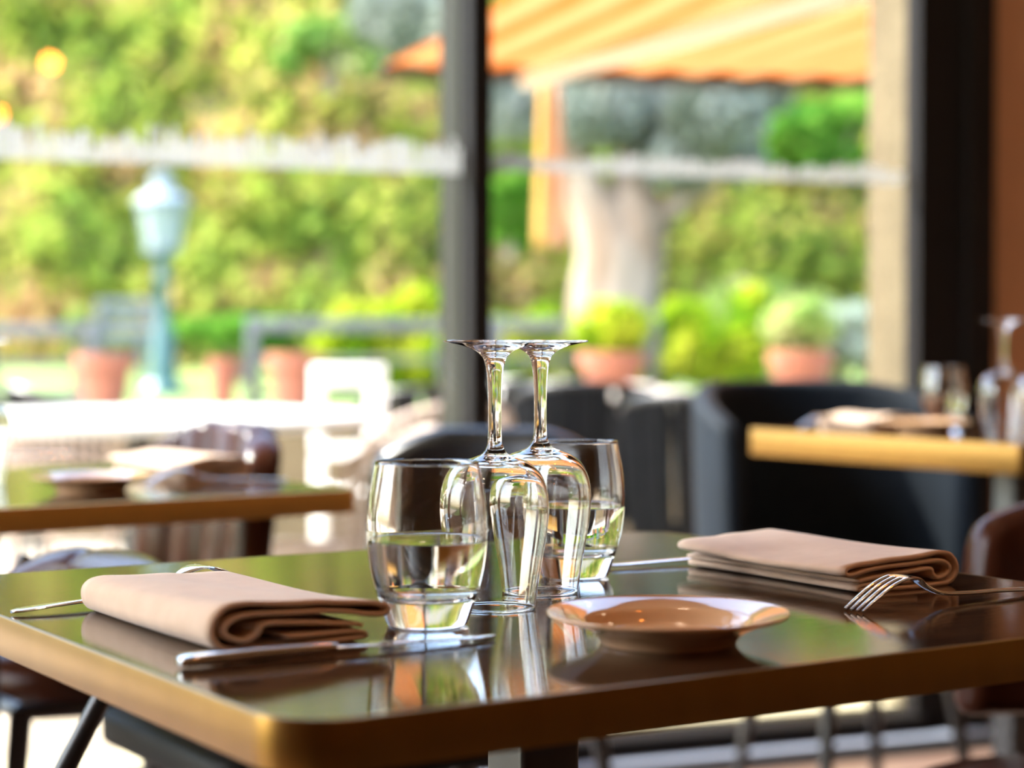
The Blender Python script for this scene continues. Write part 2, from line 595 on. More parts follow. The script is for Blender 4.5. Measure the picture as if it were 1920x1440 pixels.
# bank behind
mb = MB()
vs, fs = [], []
nx, ny = 80, 24
def bank(u, t):
    y = 16.2 + 4.0 * t + 0.35 * math.sin(u * 0.9) + 0.2 * math.sin(u * 2.3 + t * 7)
    z = GZ + 0.1 + 7.5 * t ** 0.85
    return u, y, z
for j in range(ny + 1):
    for i in range(nx + 1):
        vs.append(bank(-24 + 44 * i / nx, j / ny))
for j in range(ny):
    for i in range(nx):
        a = j * (nx + 1) + i
        fs.append((a, a + 1, a + nx + 2, a + nx + 1))
mb.add(vs, fs)
structure(mb.build('garden_bank', 'earth', smooth=180))

def leaves(name, m, pts, size, seed, parent=None, loc=None, up=0.0, long=1.6):
    """one mesh of many small pointed leaves around given points"""
    rs = np.random.RandomState(seed)
    P = np.asarray(pts, float)
    n = len(P)
    a = rs.normal(size=(n, 3)); a[:, 2] += up; a /= np.linalg.norm(a, axis=1)[:, None]
    b = rs.normal(size=(n, 3)); b -= (b * a).sum(1)[:, None] * a; b /= np.linalg.norm(b, axis=1)[:, None]
    c = np.cross(a, b)
    s = size * rs.uniform(0.6, 1.3, n)[:, None]
    V = np.empty((n, 4, 3))
    V[:, 0] = P - b * s * long * 0.5
    V[:, 1] = P + c * s * 0.5 + a * s * 0.12
    V[:, 2] = P + b * s * long * 0.5
    V[:, 3] = P - c * s * 0.5 + a * s * 0.12
    me = bpy.data.meshes.new(name)
    me.vertices.add(n * 4); me.vertices.foreach_set('co', V.reshape(-1))
    me.loops.add(n * 4); me.loops.foreach_set('vertex_index', np.arange(n * 4, dtype=np.int32))
    me.polygons.add(n); me.polygons.foreach_set('loop_start', np.arange(0, n * 4, 4, dtype=np.int32))
    me.polygons.foreach_set('loop_total', np.full(n, 4, dtype=np.int32))
    me.update()
    me.materials.append(MATS[m])
    o = bpy.data.objects.new(name, me)
    COL.objects.link(o)
    if parent is not None:
        o.parent = parent
    if loc is not None:
        o.location = loc
    return o

rs = np.random.RandomState(7)
pts = []
N = 70000
U = rs.uniform(-17, 11, N); TT = rs.uniform(0, 0.78, N) ** 1.1
for u, t in zip(U, TT):
    x, y, z = bank(u, t)
    bulge = 0.28 * math.sin(u * 3.1 + z * 2.2) * math.sin(z * 3.7 - u)
    pts.append((x, y - 0.08 - abs(rs.normal(0, 0.16)) - bulge * 0.7, z + rs.normal(0, 0.06)))
o = leaves('ivy', 'ivy', pts, 0.11, 11, up=0.3)
tag(o, 'ivy and creeper covering the whole bank behind the terrace', 'ivy', kind='stuff')

def clump(cx, cy, cz, rx, ry, rz, n, rs, shell=0.35):
    d = rs.normal(size=(n, 3)); d /= np.linalg.norm(d, axis=1)[:, None]
    r = shell + (1 - shell) * rs.uniform(0, 1, n) ** 0.5
    return (np.c_[d[:, 0] * rx * r + cx, d[:, 1] * ry * r + cy, d[:, 2] * rz * r + cz]).tolist()

def bush(name, label, px0, px1, py0, py1, d, m, n, size, seed, category='shrub', group=None, gz=GZ):
    rs = np.random.RandomState(seed)
    top = at_y((px0 + px1) / 2, py0, d); bot = at_y((px0 + px1) / 2, py1, d)
    if py1 < 500:
        gz = bot.z - .05
    w = (px1 - px0) / F * d
    cz = (top.z + bot.z) / 2; hz = (top.z - bot.z) / 2
    root = empty(name, (top.x, d, gz), 0, label, category, group)
    P = []
    k = 12
    for i in range(k):
        P += clump(rs.uniform(-.38, .38) * w, rs.uniform(-.15, .15) * w, cz - gz + rs.uniform(-.6, .55) * hz,
                   w * rs.uniform(.12, .25), w * .22, hz * rs.uniform(.28, .5), n // k, rs)
    leaves('foliage', m, P, size, seed + 1, parent=root)
    mb = MB()
    for i in range(6):
        a = rs.uniform(0, 6.28)
        mb.tube([(0.03 * math.cos(a), 0.03 * math.sin(a), -0.01), (w * .12 * math.cos(a), w * .12 * math.sin(a), (cz - gz) * .6),
                 (w * .25 * math.cos(a), w * .2 * math.sin(a), cz - gz + hz * .3)], [.018, .012, .005], 6)
    mb.build('stem', 'bark', parent=root)
    return root

bush('shrub', 'bright yellow-green shrub left of the middle window post, taller than the railing', 615, 860, 535, 745, 10.9, 'lime_leaf', 11000, 0.10, 21)
bush('shrub', 'lime-green shrub low behind the post, just right of it', 890, 1060, 585, 735, 10.6, 'lime_leaf', 6000, 0.09, 22)
bush('shrub', 'fresh green shrub at the foot of the olive trunk behind the railing', 1070, 1250, 595, 735, 10.8, 'lime_leaf', 6000, 0.09, 23)
bush('shrub', 'tall yellowish grassy shrub right of the olive trunk', 1235, 1440, 530, 740, 10.9, 'lime_leaf', 4600, 0.075, 24)
bush('shrub', 'large feathery green shrub rising behind the right-hand terracotta pot', 1330, 1570, 520, 720, 12.4, 'garden_leaf', 4400, 0.085, 25)
bush('shrub', 'pale silver-green shrub next to the stone pillar', 1480, 1660, 560, 700, 11.2, 'silver_leaf', 2200, 0.07, 26)
bush('shrub', 'bright green shrub touching the pillar at the height of the window marks', 1440, 1680, 160, 330, 14.8, 'green_leaf', 5200, 0.09, 27)
bush('shrub', 'vivid green creeper bush seen left of the hanging yellow cloth', 900, 1010, 330, 470, 13.4, 'green_leaf', 2400, 0.08, 28)
bush('shrub', 'light green leafy bush above the awning corner at the left', 520, 720, 20, 160, 15.2, 'garden_leaf', 1100, 0.09, 29)
bush('shrub', 'small light-green bush between the grey bench and the left railing', 120, 170, 575, 650, 11.2, 'garden_leaf', 900, 0.06, 30)
bush('shrub', 'dark green bush low beside the lamp post on its right', 330, 560, 590, 660, 14.6, 'green_leaf', 2600, 0.08, 31)

# olive tree
ot = empty('olive_tree', (col_x(1140, 13.0), 13.0, GZ), 0, 'old olive tree with a thick pale forked trunk and grey-green leaves', 'tree')
def tl(px, py, d):
    p = at_y(px, py, d)
    return (p.x - ot.location.x, p.y - 13.0, p.z - GZ)
mb = MB()
mb.tube(cat([tl(1140, 745, 13), tl(1140, 640, 13), tl(1140, 560, 13), tl(1150, 480, 13), tl(1118, 400, 13), tl(1085, 330, 13), tl(1040, 230, 13), tl(1000, 120, 13)], 4),
        list(np.interp(np.linspace(0, 1, 29), [0, .2, .45, .6, .75, 1], [.36, .27, .25, .17, .13, .07])), 14)
mb.tube(cat([tl(1165, 600, 13), tl(1185, 500, 13), tl(1195, 420, 13), tl(1190, 340, 13.1), tl(1210, 230, 13.3), tl(1270, 120, 13.5)], 4),
        list(np.interp(np.linspace(0, 1, 21), [0, .5, 1], [.24, .18, .07])), 14)
mb.tube(cat([tl(1195, 440, 13), tl(1270, 380, 13), tl(1330, 330, 13), tl(1400, 250, 13), tl(1450, 160, 13)], 4),
        list(np.interp(np.linspace(0, 1, 17), [0, .5, 1], [.10, .09, .05])), 10)
mb.build('trunk', 'bark', parent=ot)
rs = np.random.RandomState(5)
P = []
for px, py, rpx, n in ((1130, 210, 90, 1500), (1240, 170, 100, 1700), (1330, 220, 95, 1600), (1400, 150, 90, 1200), (1020, 130, 80, 900),
                       (960, 200, 70, 800), (1270, 290, 80, 1000), (1080, 40, 120, 1200), (1300, 30, 120, 1200), (780, 40, 85, 1500), (720, 10, 70, 900), (1200, 60, 110, 1200),
                       (1390, 300, 50, 500), (860, 60, 80, 900)):
    c = tl(px, py, 12.9)
    r = rpx / F * 13
    P += clump(c[0], c[1] + rs.uniform(-.3, .3), c[2], r, r, r * .8, n, rs, .3)
leaves('foliage', 'olive_leaf', P, 0.06, 6, parent=ot, long=2.6)

# street lamp
LD = 13.0
lx = col_x(306, LD)
zt = at_y(306, 322, LD).z - GZ
zc = at_y(306, 385, LD).z - GZ
zb = at_y(306, 470, LD).z - GZ
lamp = empty('street_lamp', (lx, LD, GZ), 0, 'old-style street lamp with pale lantern on a blue-green post', 'street lamp')
mb = MB()
mb.lathe([(0, 0), (.16, 0), (.16, .10), (.10, .16), (.075, .5), (.045, .56), (.045, zb - .22), (.06, zb - .20), (.045, zb - .16), (.05, zb - .05), (.09, zb - .01), (0, zb - .01)], 20)
mb.build('post', 'post_green', parent=lamp)
mb = MB()
mb.lathe([(0, zb - .01), (.125, zb - .01), (.125, zb + .015), (0, zb + .015)], 24)
for k in range(6):
    a = math.pi / 3 * k + .3
    mb.tube([(.108 * math.cos(a), .108 * math.sin(a), zb), (.165 * math.cos(a), .165 * math.sin(a), zc)], .009, 6)
mb.build('lantern_frame', 'lantern_metal', parent=lamp)
mb = MB()
mb.lathe([(0, zc + .005), (.195, zc), (.19, zc + .03), (.12, zc + .085), (.075, zc + .105), (.07, zc + .13), (.082, zt - .06), (.07, zt - .02), (0, zt)], 24)
mb.build('lantern_cap', 'lantern_metal', parent=lamp)
m, nt, out = new_mat('frosted')
g = nt.nodes.new('ShaderNodeBsdfTranslucent'); g.inputs[0].default_value = (.75, .80, .78, 1)
d_ = nt.nodes.new('ShaderNodeBsdfDiffuse'); d_.inputs[0].default_value = (.45, .5, .49, 1)
mx = nt.nodes.new('ShaderNodeMixShader'); mx.inputs[0].default_value = .55
nt.links.new(d_.outputs[0], mx.inputs[1]); nt.links.new(g.outputs[0], mx.inputs[2]); nt.links.new(mx.outputs[0], out.inputs[0])
MATS['frosted'] = m
MB().lathe([(.100, zb + .015), (.160, zc), (.158, zc), (.098, zb + .015)], 24).build('lantern_glass', 'frosted', parent=lamp)

# railings: one run per gap
def railing(px0, px1, label, d=9.2, posts=(), pz=600):
    x0, x1 = col_x(px0, d), col_x(px1, d)
    zt = at_y(960, pz, d).z
    zb = GZ + .08
    r = empty('railing', (x0, d + .46, zb), 0, label, 'railing', None)
    L = x1 - x0
    MB().box(0, L, -.03, .03, zt - zb - .065, zt - zb, .006).build('top_rail', 'rail_grey', parent=r)
    MB().box(0, L, -.02, .02, zt - zb - .22, zt - zb - .19, .004).build('mid_rail', 'rail_grey', parent=r)
    MB().box(0, L, -.02, .02, .06, .09, .004).build('bottom_rail', 'rail_grey', parent=r)
    for p in posts:
        x = col_x(p, d) - x0
        MB().box(x - .03, x + .03, -.032, .032, 0, zt - zb + .01, .006).build('post', 'rail_grey', parent=r)
railing(-80, 140, 'grey railing run at the far left edge behind the round table', posts=(-70, 135), pz=606)
railing(440, 835, 'grey railing run between the lamp post and the middle window post', posts=(450, 828), pz=596)
railing(925, 1250, 'grey railing run in front of the olive trunk', posts=(930, 1238), pz=596)

# grey garden bench
bd = 13.6
bx0, bx1 = col_x(168, bd), col_x(292, bd)
bz = at_y(230, 556, bd).z
gz = GZ + .1
bn = empty('garden_bench', ((bx0 + bx1) / 2, bd, gz), 0, 'grey slatted garden bench on the lawn left of the lamp post', 'bench')
hw = (bx1 - bx0) / 2
mb = MB()
for k in range(4):
    mb.box(-hw, hw, .16 + .012 * k, .18 + .012 * k, bz - gz - .09 - .105 * (3 - k), bz - gz - .015 - .105 * (3 - k), .004)
mb.build('backrest', 'bench_grey', parent=bn)
mb = MB()
for k in range(4):
    mb.box(-hw, hw, -.25 + .1 * k, -.17 + .1 * k, .34, .37, .004)
mb.build('seat', 'bench_grey', parent=bn)
for sx in (-1, 1):
    for y in (-.22, .17):
        MB().box(sx * (hw - .05) - .02, sx * (hw - .05) + .02, y - .02, y + .02, -.03, .345 if y < 0 else bz - gz - .03, .004).build('leg', 'bench_grey', parent=bn)

# terracotta pots standing on the garden wall
def pot(px0, px1, py0, label, d=9.37, plant=None, base=None, seed=1):
    x = col_x((px0 + px1) / 2, d)
    R = (px1 - px0) / 2 / F * d
    zr = at_y(960, py0, d).z
    z0 = base if base is not None else GZ + .08
    h = zr - z0
    r = empty('terracotta_pot', (x, d, z0), 0, label, 'plant pot', None)
    MB().lathe([(0, 0), (R * .62, 0), (R * .88, h * .76), (R, h * .77), (R, h), (R * .86, h), (R * .84, h * .9), (0, h * .9)], 28).build('pot', 'terracotta', parent=r)
    MB().lathe([(0, h * .9), (R * .83, h * .9), (R * .7, h * .94), (0, h * .95)], 20).build('soil', 'soil', parent=r)
    if plant:
        rs = np.random.RandomState(seed)
        P = clump(0, 0, h + R * .75, R * 1.3, R * 1.1, R * .9, 500, rs, .1)
        leaves('plant', plant, P, .045, seed, parent=r)
    return r
pot(140, 252, 664, 'terracotta pot left of the lamp post, above the round white table', seed=2)
pot(500, 606, 662, 'terracotta pot just left of the white garden chair', seed=3)
pot(390, 446, 672, 'small pale terracotta pot beside the railing post right of the lamp', d=9.37, seed=4)
pot(1085, 1210, 660, 'terracotta trough-like pot behind the wine glass feet', plant='lime_leaf', seed=5)
pot(1440, 1562, 658, 'terracotta pot with rim showing above the dark blue armchair', plant='garden_leaf', seed=6)

# awning fixed to the outside of the window wall
A0 = at_y(713, 122, 8.0)
z_f = A0.z
A1 = at_z(1960, 158, z_f)
e = (A1 - A0).normalized()
inn = Vector((-WN.x, -WN.y, 0))
dist = (Vector((A0.x, A0.y, 0)) - P0).dot(WN) - 0.40
B0 = Vector((A0.x, A0.y, 0)) + inn * dist; B0.z = z_f + 0.22
dist1 = (Vector((A1.x, A1.y, 0)) - P0).dot(WN) - 0.40
B1 = Vector((A1.x, A1.y, 0)) + inn * dist1; B1.z = z_f + 0.22
awn = empty('awning', (A0.x, A0.y, 0), 0, 'orange striped fabric awning stretched out above the terrace', 'awning')
cloth_thin('awning_cloth', (.32, .080, .014), (.42, .175, .062), 1.35, -W_ROT, .55)
off = Vector((A0.x, A0.y, 0))
mb = MB()
n, k2 = 60, 14
top, bot = [], []
for j in range(k2 + 1):
    for i in range(n + 1):
        t, s = i / n, j / k2
        p = A0.lerp(A1, t).lerp(B0.lerp(B1, t), s) - off
        p.z -= .05 * math.sin(math.pi * s) + .010 * math.cos(i * 1.4)
        top.append((p.x, p.y, p.z)); bot.append((p.x, p.y, p.z - .003))
fs = []
q = len(top)
for j in range(k2):
    for i in range(n):
        a = j * (n + 1) + i
        fs.append((a, a + 1, a + n + 2, a + n + 1)); fs.append((a + q + n + 1, a + q + n + 2, a + q + 1, a + q))
mb.add(top, fs[::2])
mb.build('fabric', 'awning_cloth', parent=awn, smooth=180)
mb = MB()
mb.tube([A0 - off + Vector((0, 0, -.02)), A1 - off + Vector((0, 0, -.02))], .035, 8)
mb.build('front_bar', 'dark_shade', parent=awn)
mb = MB()
mid = at_z(985, 152, z_f - .06)
el = at_z(1560, -18, z_f + .02) if False else at_y(1600, -20, 6.3)
mb.tube([mid - off, el - off], [.035, .045], 8)
mb.tube([el - off, B0.lerp(B1, .62) - off + Vector((0, 0, -.05))], .045, 8)
mb.build('folding_arm', 'arm_white', parent=awn)

# cloth hanging from the awning's front
hd = 8.25
hc = empty('hanging_cloth', (col_x(1031, hd), hd, at_y(960, 462, hd).z), 0, 'narrow yellow and orange cloth hanging under the awning beside the olive trunk', 'cloth')
hh = at_y(960, 150, hd).z - at_y(960, 462, hd).z
for k, (xa, xb, mm) in enumerate(((-.072, -.010, 'yellow_cloth'), (.004, .068, 'orange_cloth'))):
    mb = MB()
    rings = []
    for q_ in range(11):
        t = q_ / 10
        ring = []
        for a in range(20):
            an = 2 * math.pi * a / 20
            w_ = (xb - xa) / 2 * (1 - .35 * t)
            ring.append(((xa + xb) / 2 * (1 - .4 * t) + w_ * math.cos(an), .018 * math.sin(an) * (1 + .4 * math.cos(4 * an)), hh * t))
        rings.append(ring)
    mb.rings(rings)
    mb.build('fold', mm, parent=hc, smooth=180)
MB().tube([(-.08, 0, hh), (.08, 0, hh)], .012, 8).build('hanging_bar', 'arm_white', parent=hc)

# ------------------------------------------------------------------ terrace furniture
def round_table(px, y0, dcen, r, zt, label, m='marble', th=.03):
    x = col_x(px, dcen)
    o = empty('terrace_table', (x, dcen, -.03), 0, label, 'table')
    h = zt + .03
    MB().lathe([(0, h - th), (r - .006, h - th), (r, h - th + .006), (r, h - .006), (r - .006, h), (0, h)], 56).build('tabletop', m, parent=o)
    MB().lathe([(0, .02), (.035, .02), (.035, h - th), (0, h - th)], 16).build('column', 'black_metal', parent=o)
    mb = MB()
    fr_ = min(.28, r * .95)
    for k in range(4):
        a = math.pi / 2 * k + .4
        mb.tube([(0, 0, .06), (fr_ * math.cos(a), fr_ * math.sin(a), .015)], [.03, .015], 8)
    mb.build('foot', 'black_metal', parent=o)
    return o
round_table(262, 0, 4.95, .60, .745, 'large round white-topped table outside behind the left dining table')
round_table(1150, 0, 7.2, .16, .77, 'small white round table outside behind the wine glass stems', 'white_paint', .055)
round_table(1000, 0, 7.8, .15, .775, 'small white round table outside between the window post and the stems', 'white_paint', .07)
round_table(1248, 0, 7.4, .10, .745, 'small pale stool-sized table outside left of the dark blue armchair', 'white_paint')

# white garden chair
d = 6.6
wx0, wx1 = col_x(588, d), col_x(732, d)
zt_ = at_y(960, 686, d).z + .03
o = empty('garden_chair', ((wx0 + wx1) / 2, d, -.03), .15, 'white painted garden chair with an open rectangular back', 'chair')
hw = (wx1 - wx0) / 2
mb = MB()
mb.box(-hw, hw, .15, .19, zt_ - .075, zt_, .01)
mb.box(-hw, -hw + .045, .15, .19, .44, zt_ - .06, .008)
mb.box(hw - .07, hw, .15, .19, .44, zt_ - .06, .008)
mb.box(-hw, hw, .15, .19, .55, .60, .008)
mb.build('backrest', 'white_paint', parent=o)
MB().box(-hw, hw, -.2, .19, .42, .455, .01).build('seat', 'white_paint', parent=o)
for sx in (-1, 1):
    for sy in (-.17, .16):
        MB().box(sx * (hw - .02) - .018, sx * (hw - .02) + .018, sy - .018, sy + .018, 0, .425, .004).build('leg', 'white_paint', parent=o)

def shell(mb, R, A, z0, z1, th, lobes=0, lobe_h=0.012, seg=72, lean=0.0, sq=1.0, end_drop=0.0, flare=0.0, rx=None):
    """curved chair back: thick padded wall around an arc, opening towards +x"""
    rx = rx or R
    prof = []
    K = 24
    hz = (z1 - z0) / 2
    for k in range(K):
        a = 2 * math.pi * (k + .5) / K
        prof.append((math.cos(a), math.sin(a)))
    rings = []
    for i in range(seg + 1):
        u = -1 + 2 * i / seg
        a = u * A
        en = 1 - max(0, (abs(u) - .93) / .07) ** 2
        en = math.sqrt(max(en, 0.02))
        lob = abs(math.sin(math.pi * lobes * (u + 1) / 2)) ** .55 if lobes else 1
        t = (th * .5) * (.55 + .45 * en) + (lobe_h * lob if lobes else 0)
        zz1 = z1 - end_drop * max(0, abs(u) - .35) ** 1.6
        hz_ = (zz1 - z0) / 2; zc_ = (zz1 + z0) / 2
        ring = []
        for ex, ez in prof:
            z = zc_ + math.copysign(hz_ * (.86 + .14 * en) - th * .5, ez) + th * .5 * ez + (lob - 1) * .006 * (ez > .5)
            rr = t * ex
            k = 1 + flare * (z - z0)
            ring.append((-(rx * k + rr) * math.cos(a) - lean * (z - z0), (R * k + rr) * math.sin(a), z))
        rings.append(ring)
    mb.rings(rings)
    return mb

def tub_chair(name, loc, rz, label, leather, top=.79, lobes=9, R=.235, A=1.45, z0=.50, group=None, seat_z=.46, th=.035, front_x=.20, rx=.22, square=False, rear_x=-.17):
    o = empty(name, loc, rz, label, 'chair', group)
    mb = shell(MB(), R, A, z0, top, th, lobes, .011, lean=.12, end_drop=.10, rx=rx)
    b = mb.build('backrest', leather, parent=o, smooth=180)
    for v in b.data.vertices:
        v.co.x += .02 - (.22 - rx)
    mb = MB()
    if square:
        mb.rrect(-.21, .22, -.245, .245, seat_z - .045, seat_z, r=.05, bev=.012)
    else:
        mb.lathe([(0, seat_z - .07), (.20, seat_z - .07), (.222, seat_z - .05), (.228, seat_z - .03), (.215, seat_z - .004), (.16, seat_z + .006), (0, seat_z + .008)], 40)
    mb.build('seat', leather, parent=o, smooth=180)
    mb = MB()
    P = [(front_x, -.21, seat_z - .055), (.0, -.235, seat_z - .06), (-.16, -.17, seat_z - .06), (-.22, 0, seat_z - .06), (-.16, .17, seat_z - .06), (0, .235, seat_z - .06), (front_x, .21, seat_z - .055)]
    mb.tube(cat(P, 6), .012, 8)
    mb.tube([(front_x, -.21, seat_z - .055), (front_x, .21, seat_z - .055)], .012, 8)
    mb.build('seat_frame', 'black_metal', parent=o)
    for s in (-1, 1):
        MB().tube([(front_x, s * .21, seat_z - .05), (front_x + .05, s * .235, .0)], [.016, .011], 10).build('leg', 'black_metal', parent=o)
        MB().tube([(-.17, s * .18, z0 + .08), (rear_x, s * .18, seat_z - .05), (rear_x - .08, s * .22, .0)], [.007, .014, .011], 10).build('leg', 'black_metal', parent=o)
    return o

# --- our table, axes
TH = math.radians(32.7)
U1 = Vector((math.cos(TH), math.sin(TH), 0))
U2 = Vector((-math.sin(TH), math.cos(TH), 0))
NEAR = at_z(541, 1362, T)
FARC = at_z(1225, 994, T)
dg = FARC - NEAR
L1, L2 = dg.dot(U1), dg.dot(U2)

def dining_table(name, origin, th, L1, L2, top, thick, r, label, brass='brass', group='dining tables with brass edges'):
    """origin: the near corner; local x along the front edge"""
    o = empty(name, (origin[0], origin[1], 0), th, label, 'table', group)
    MB().rrect(.0016, L1 - .0016, .0016, L2 - .0016, top - thick + .002, top, r=r, bev=.0003, seg=14, bseg=1).build('tabletop', 'walnut', parent=o, smooth=0)
    # brass band around the edge
    mb = MB()
    seg = 14
    def ring(inset, z):
        out = []
        rr = r - inset
        for cx, cy, a0 in ((L1 - r, L2 - r, 0), (r, L2 - r, 90), (r, r, 180), (L1 - r, r, 270)):
            for k in range(seg + 1):
                a = math.radians(a0 + 90 * k / seg)
                out.append((cx + rr * math.cos(a), cy + rr * math.sin(a), z))
        return out
    rings = [ring(.0015, top - thick), ring(.0002, top - thick), ring(0, top - thick + .0006)]
    rings += [ring(0, top - .0016), ring(.0005, top - .0004), ring(.0015, top + .0001), ring(.0030, top + .0001), ring(.0030, top - .0008)]
    mb.rings(rings, False, False)
    mb.build('edge_band', brass, parent=o, smooth=35)
    cx, cy = L1 / 2, L2 / 2
    MB().rrect(cx - .15, cx + .15, cy - .15, cy + .15, top - thick - .008, top - thick, r=.02, bev=.001).build('mounting_plate', 'black_metal', parent=o)
    MB().rrect(cx - .026, cx + .026, cy - .026, cy + .026, .02, top - thick - .008, r=.006, bev=.001).build('column', 'black_metal', parent=o)
    MB().rrect(cx - .22, cx + .22, cy - .22, cy + .22, 0, .02, r=.03, bev=.004).build('base_plate', 'black_metal', parent=o)
    return o

t1 = dining_table('dining_table', NEAR, TH, L1, L2, T, .0275, .042, 'dark glossy wooden dining table with brass edge, in front in the picture', group=None)

# left table
thB = math.radians(36.5)
uB1 = Vector((math.cos(thB), math.sin(thB), 0)); uB2 = Vector((-math.sin(thB), math.cos(thB), 0))
cB = at_z(669, 917, T)
nB = cB - uB1 * .76
t2 = dining_table('dining_table', nB, thB, .76, .66, T, .030, .012, 'dark dining table with brown-gold edge at the left, behind the front table', brass='brass_mid', group=None)

# right table
T3 = .778
c3a = at_z(1403, 803, T3); c3b = at_z(1914, 834, T3)
v3 = (c3a - c3b); L3 = v3.length; th3 = math.atan2(v3.y, v3.x) - math.pi / 2
u31 = Vector((math.cos(th3), math.sin(th3), 0)); u32 = Vector((-math.sin(th3), math.cos(th3), 0))
t3 = dining_table('dining_table', c3b, th3, .66, L3, T3, .046, .010, 'dining table with a bright golden edge at the right by the wall', brass='brass_bright', group=None)

# ------------------------------------------------------------------ tableware
def tumbler_at(loc, label, rz=0):
    ro = cat([(.0272, .0012), (.0290, .006), (.0335, .020), (.0378, .036), (.0402, .054), (.0405, .068), (.0388, .085), (.0362, .100), (.0349, .1078)], 6)
    ri = cat([(.0336, .1078), (.0348, .100), (.0371, .085), (.0385, .068), (.0378, .054), (.0348, .038), (.0305, .0265), (.0240, .0205), (.0130, .0185), (.0, .0180)], 5)
    prof = [(0, .0022), (.018, .0020), (.0235, .0008), (.0255, .0)] + list(ro) + [(.03475, .1088), (.03425, .1092), (.03375, .1088)] + [p for p in ri]
    prof[-1] = (0, .0180)
    o = MB().lathe(prof, 96).build('tumbler', 'glass', smooth=180)
    o.location = loc
    # still water, its skin lying just within the wall of the glass
    zl = .0570
    wp = [(0, .0176)] + [(r + .0005 if r > .004 else r, z - (.0004 if r < .03 else 0)) for r, z in reversed(ri) if r > .002 and z < zl - .0006]
    rl = float(np.interp(zl, [z for r, z in reversed(ri)], [r for r, z in reversed(ri)])) + .0005
    wp += [(rl, zl + .0004), (rl - .0016, zl - .0003), (rl - .005, zl - .0006), (0, zl - .0006)]
    MB().lathe(wp, 96).build('water', 'water', parent=o, smooth=50)
    return tag(o, label, 'drinking glass')

def wineglass_at(loc, label):
    """stands upside down on its rim"""
    outer = cat([(.0287, .0010), (.0316, .022), (.0356, .045), (.0382, .064), (.0383, .075), (.0366, .086), (.0318, .0965), (.0235, .1035), (.0150, .1068), (.0092, .1095), (.0062, .1140),
                 (.0049, .1210), (.0046, .1350), (.0048, .1500), (.0055, .1640), (.0070, .1735), (.0095, .1790), (.0150, .1830), (.0240, .1862), (.0340, .1882)], 6)
    inner = cat([(.0278, .0010), (.0307, .022), (.0347, .045), (.0373, .064), (.0374, .0745), (.0355, .085), (.0305, .0948), (.0220, .1010), (.0120, .1040), (0, .1048)], 6)
    prof = [(0, .1885), (.010, .1888), (.022, .1893), (.033, .1900), (.0356, .1900), (.0363, .1894), (.0360, .1888)]
    prof = prof + list(reversed(outer))[0:] + [(.02855, .0003), (.02825, 0), (.02795, .0003)] + list(inner)
    prof[-1] = (0, .1048)
    o = MB().lathe(prof, 112).build('wine_glass', 'glass', smooth=180)
    o.location = loc
    return tag(o, label, 'wine glass')

def plate_at(loc, label):
    R = .0762
    prof = [(0, .0018), (.036, .0018), (.0385, 0), (.0425, 0), (.0440, .0030), (.0500, .0085), (.0620, .0135), (.0735, .0170), (.0758, .0182), (R, .0192), (.0757, .0200),
            (.0738, .0194), (.0620, .0165), (.0530, .0135), (.0478, .0085), (.0440, .0058), (.0400, .0050), (0, .0046)]
    prof = [(0, .0018)] + cat(prof[1:-1], 4) + [(0, .0046)]
    o = MB().lathe(prof, 96).build('bread_plate', 'stoneware', smooth=180)
    o.location = loc
    return tag(o, label, 'plate')

def strip_loft(mb, pts, widths, thick, seg=10, side=Vector((0, 1, 0)), ex=.8, ez=.8):
    """flat-oval bar along a path in the x-z plane, width across y"""
    rings = []
    pts = [Vector(p) for p in pts]
    for i, p in enumerate(pts):
        t = (pts[min(i + 1, len(pts) - 1)] - pts[max(i - 1, 0)]).normalized()
        nrm = side.cross(t).normalized()
        w, h = widths[i] / 2, thick[i] / 2
        ring = []
        for k in range(seg):
            a = 2 * math.pi * k / seg
            c, s = math.cos(a), math.sin(a)
            ring.append(p + side * (w * math.copysign(abs(c) ** ex, c)) + nrm * (h * math.copysign(abs(s) ** ez, s)))
        rings.append(ring)
    mb.rings(rings)

def fork_at(loc, rz, label):
    """lies tines-down; local origin at the tips, handle along +x"""
    mb = MB()
    ctr = cat([(.0, 0, .0012), (.012, 0, .0085), (.028, 0, .0170), (.044, 0, .0215), (.058, 0, .0195), (.072, 0, .0120), (.088, 0, .0068), (.115, 0, .0050), (.150, 0, .0044), (.180, 0, .0032), (.198, 0, .0020)], 5)
    n = len(ctr)
    xs = [c[0] for c in ctr]
    wid = np.interp(xs, [0, .036, .046, .056, .066, .076, .10, .14, .18, .194, .198], [.024, .0255, .0250, .0200, .0105, .0070, .0064, .0095, .0165, .0150, .0050])
    thk = np.interp(xs, [0, .04, .07, .1, .198], [.0012, .0018, .0034, .0034, .0022])
    i0 = next(i for i, x in enumerate(xs) if x > .041)
    strip_loft(mb, ctr[i0 - 1:], wid[i0 - 1:], thk[i0 - 1:], 12)
    for k in range(4):
        y = (-.0094, -.00315, .00315, .0094)[k]
        p = [(c[0], y * (1 - .05 * (1 - c[0] / .044)), c[2]) for c in ctr[:i0 + 1]]
        w = np.interp([c[0] for c in p], [0, .01, .044], [.0018, .0034, .0042])
        strip_loft(mb, p, w, np.full(len(p), .0019), 8)
    o = mb.build('fork', 'steel', smooth=60)
    o.location = loc
    o.rotation_euler.z = rz
    return tag(o, label, 'fork')

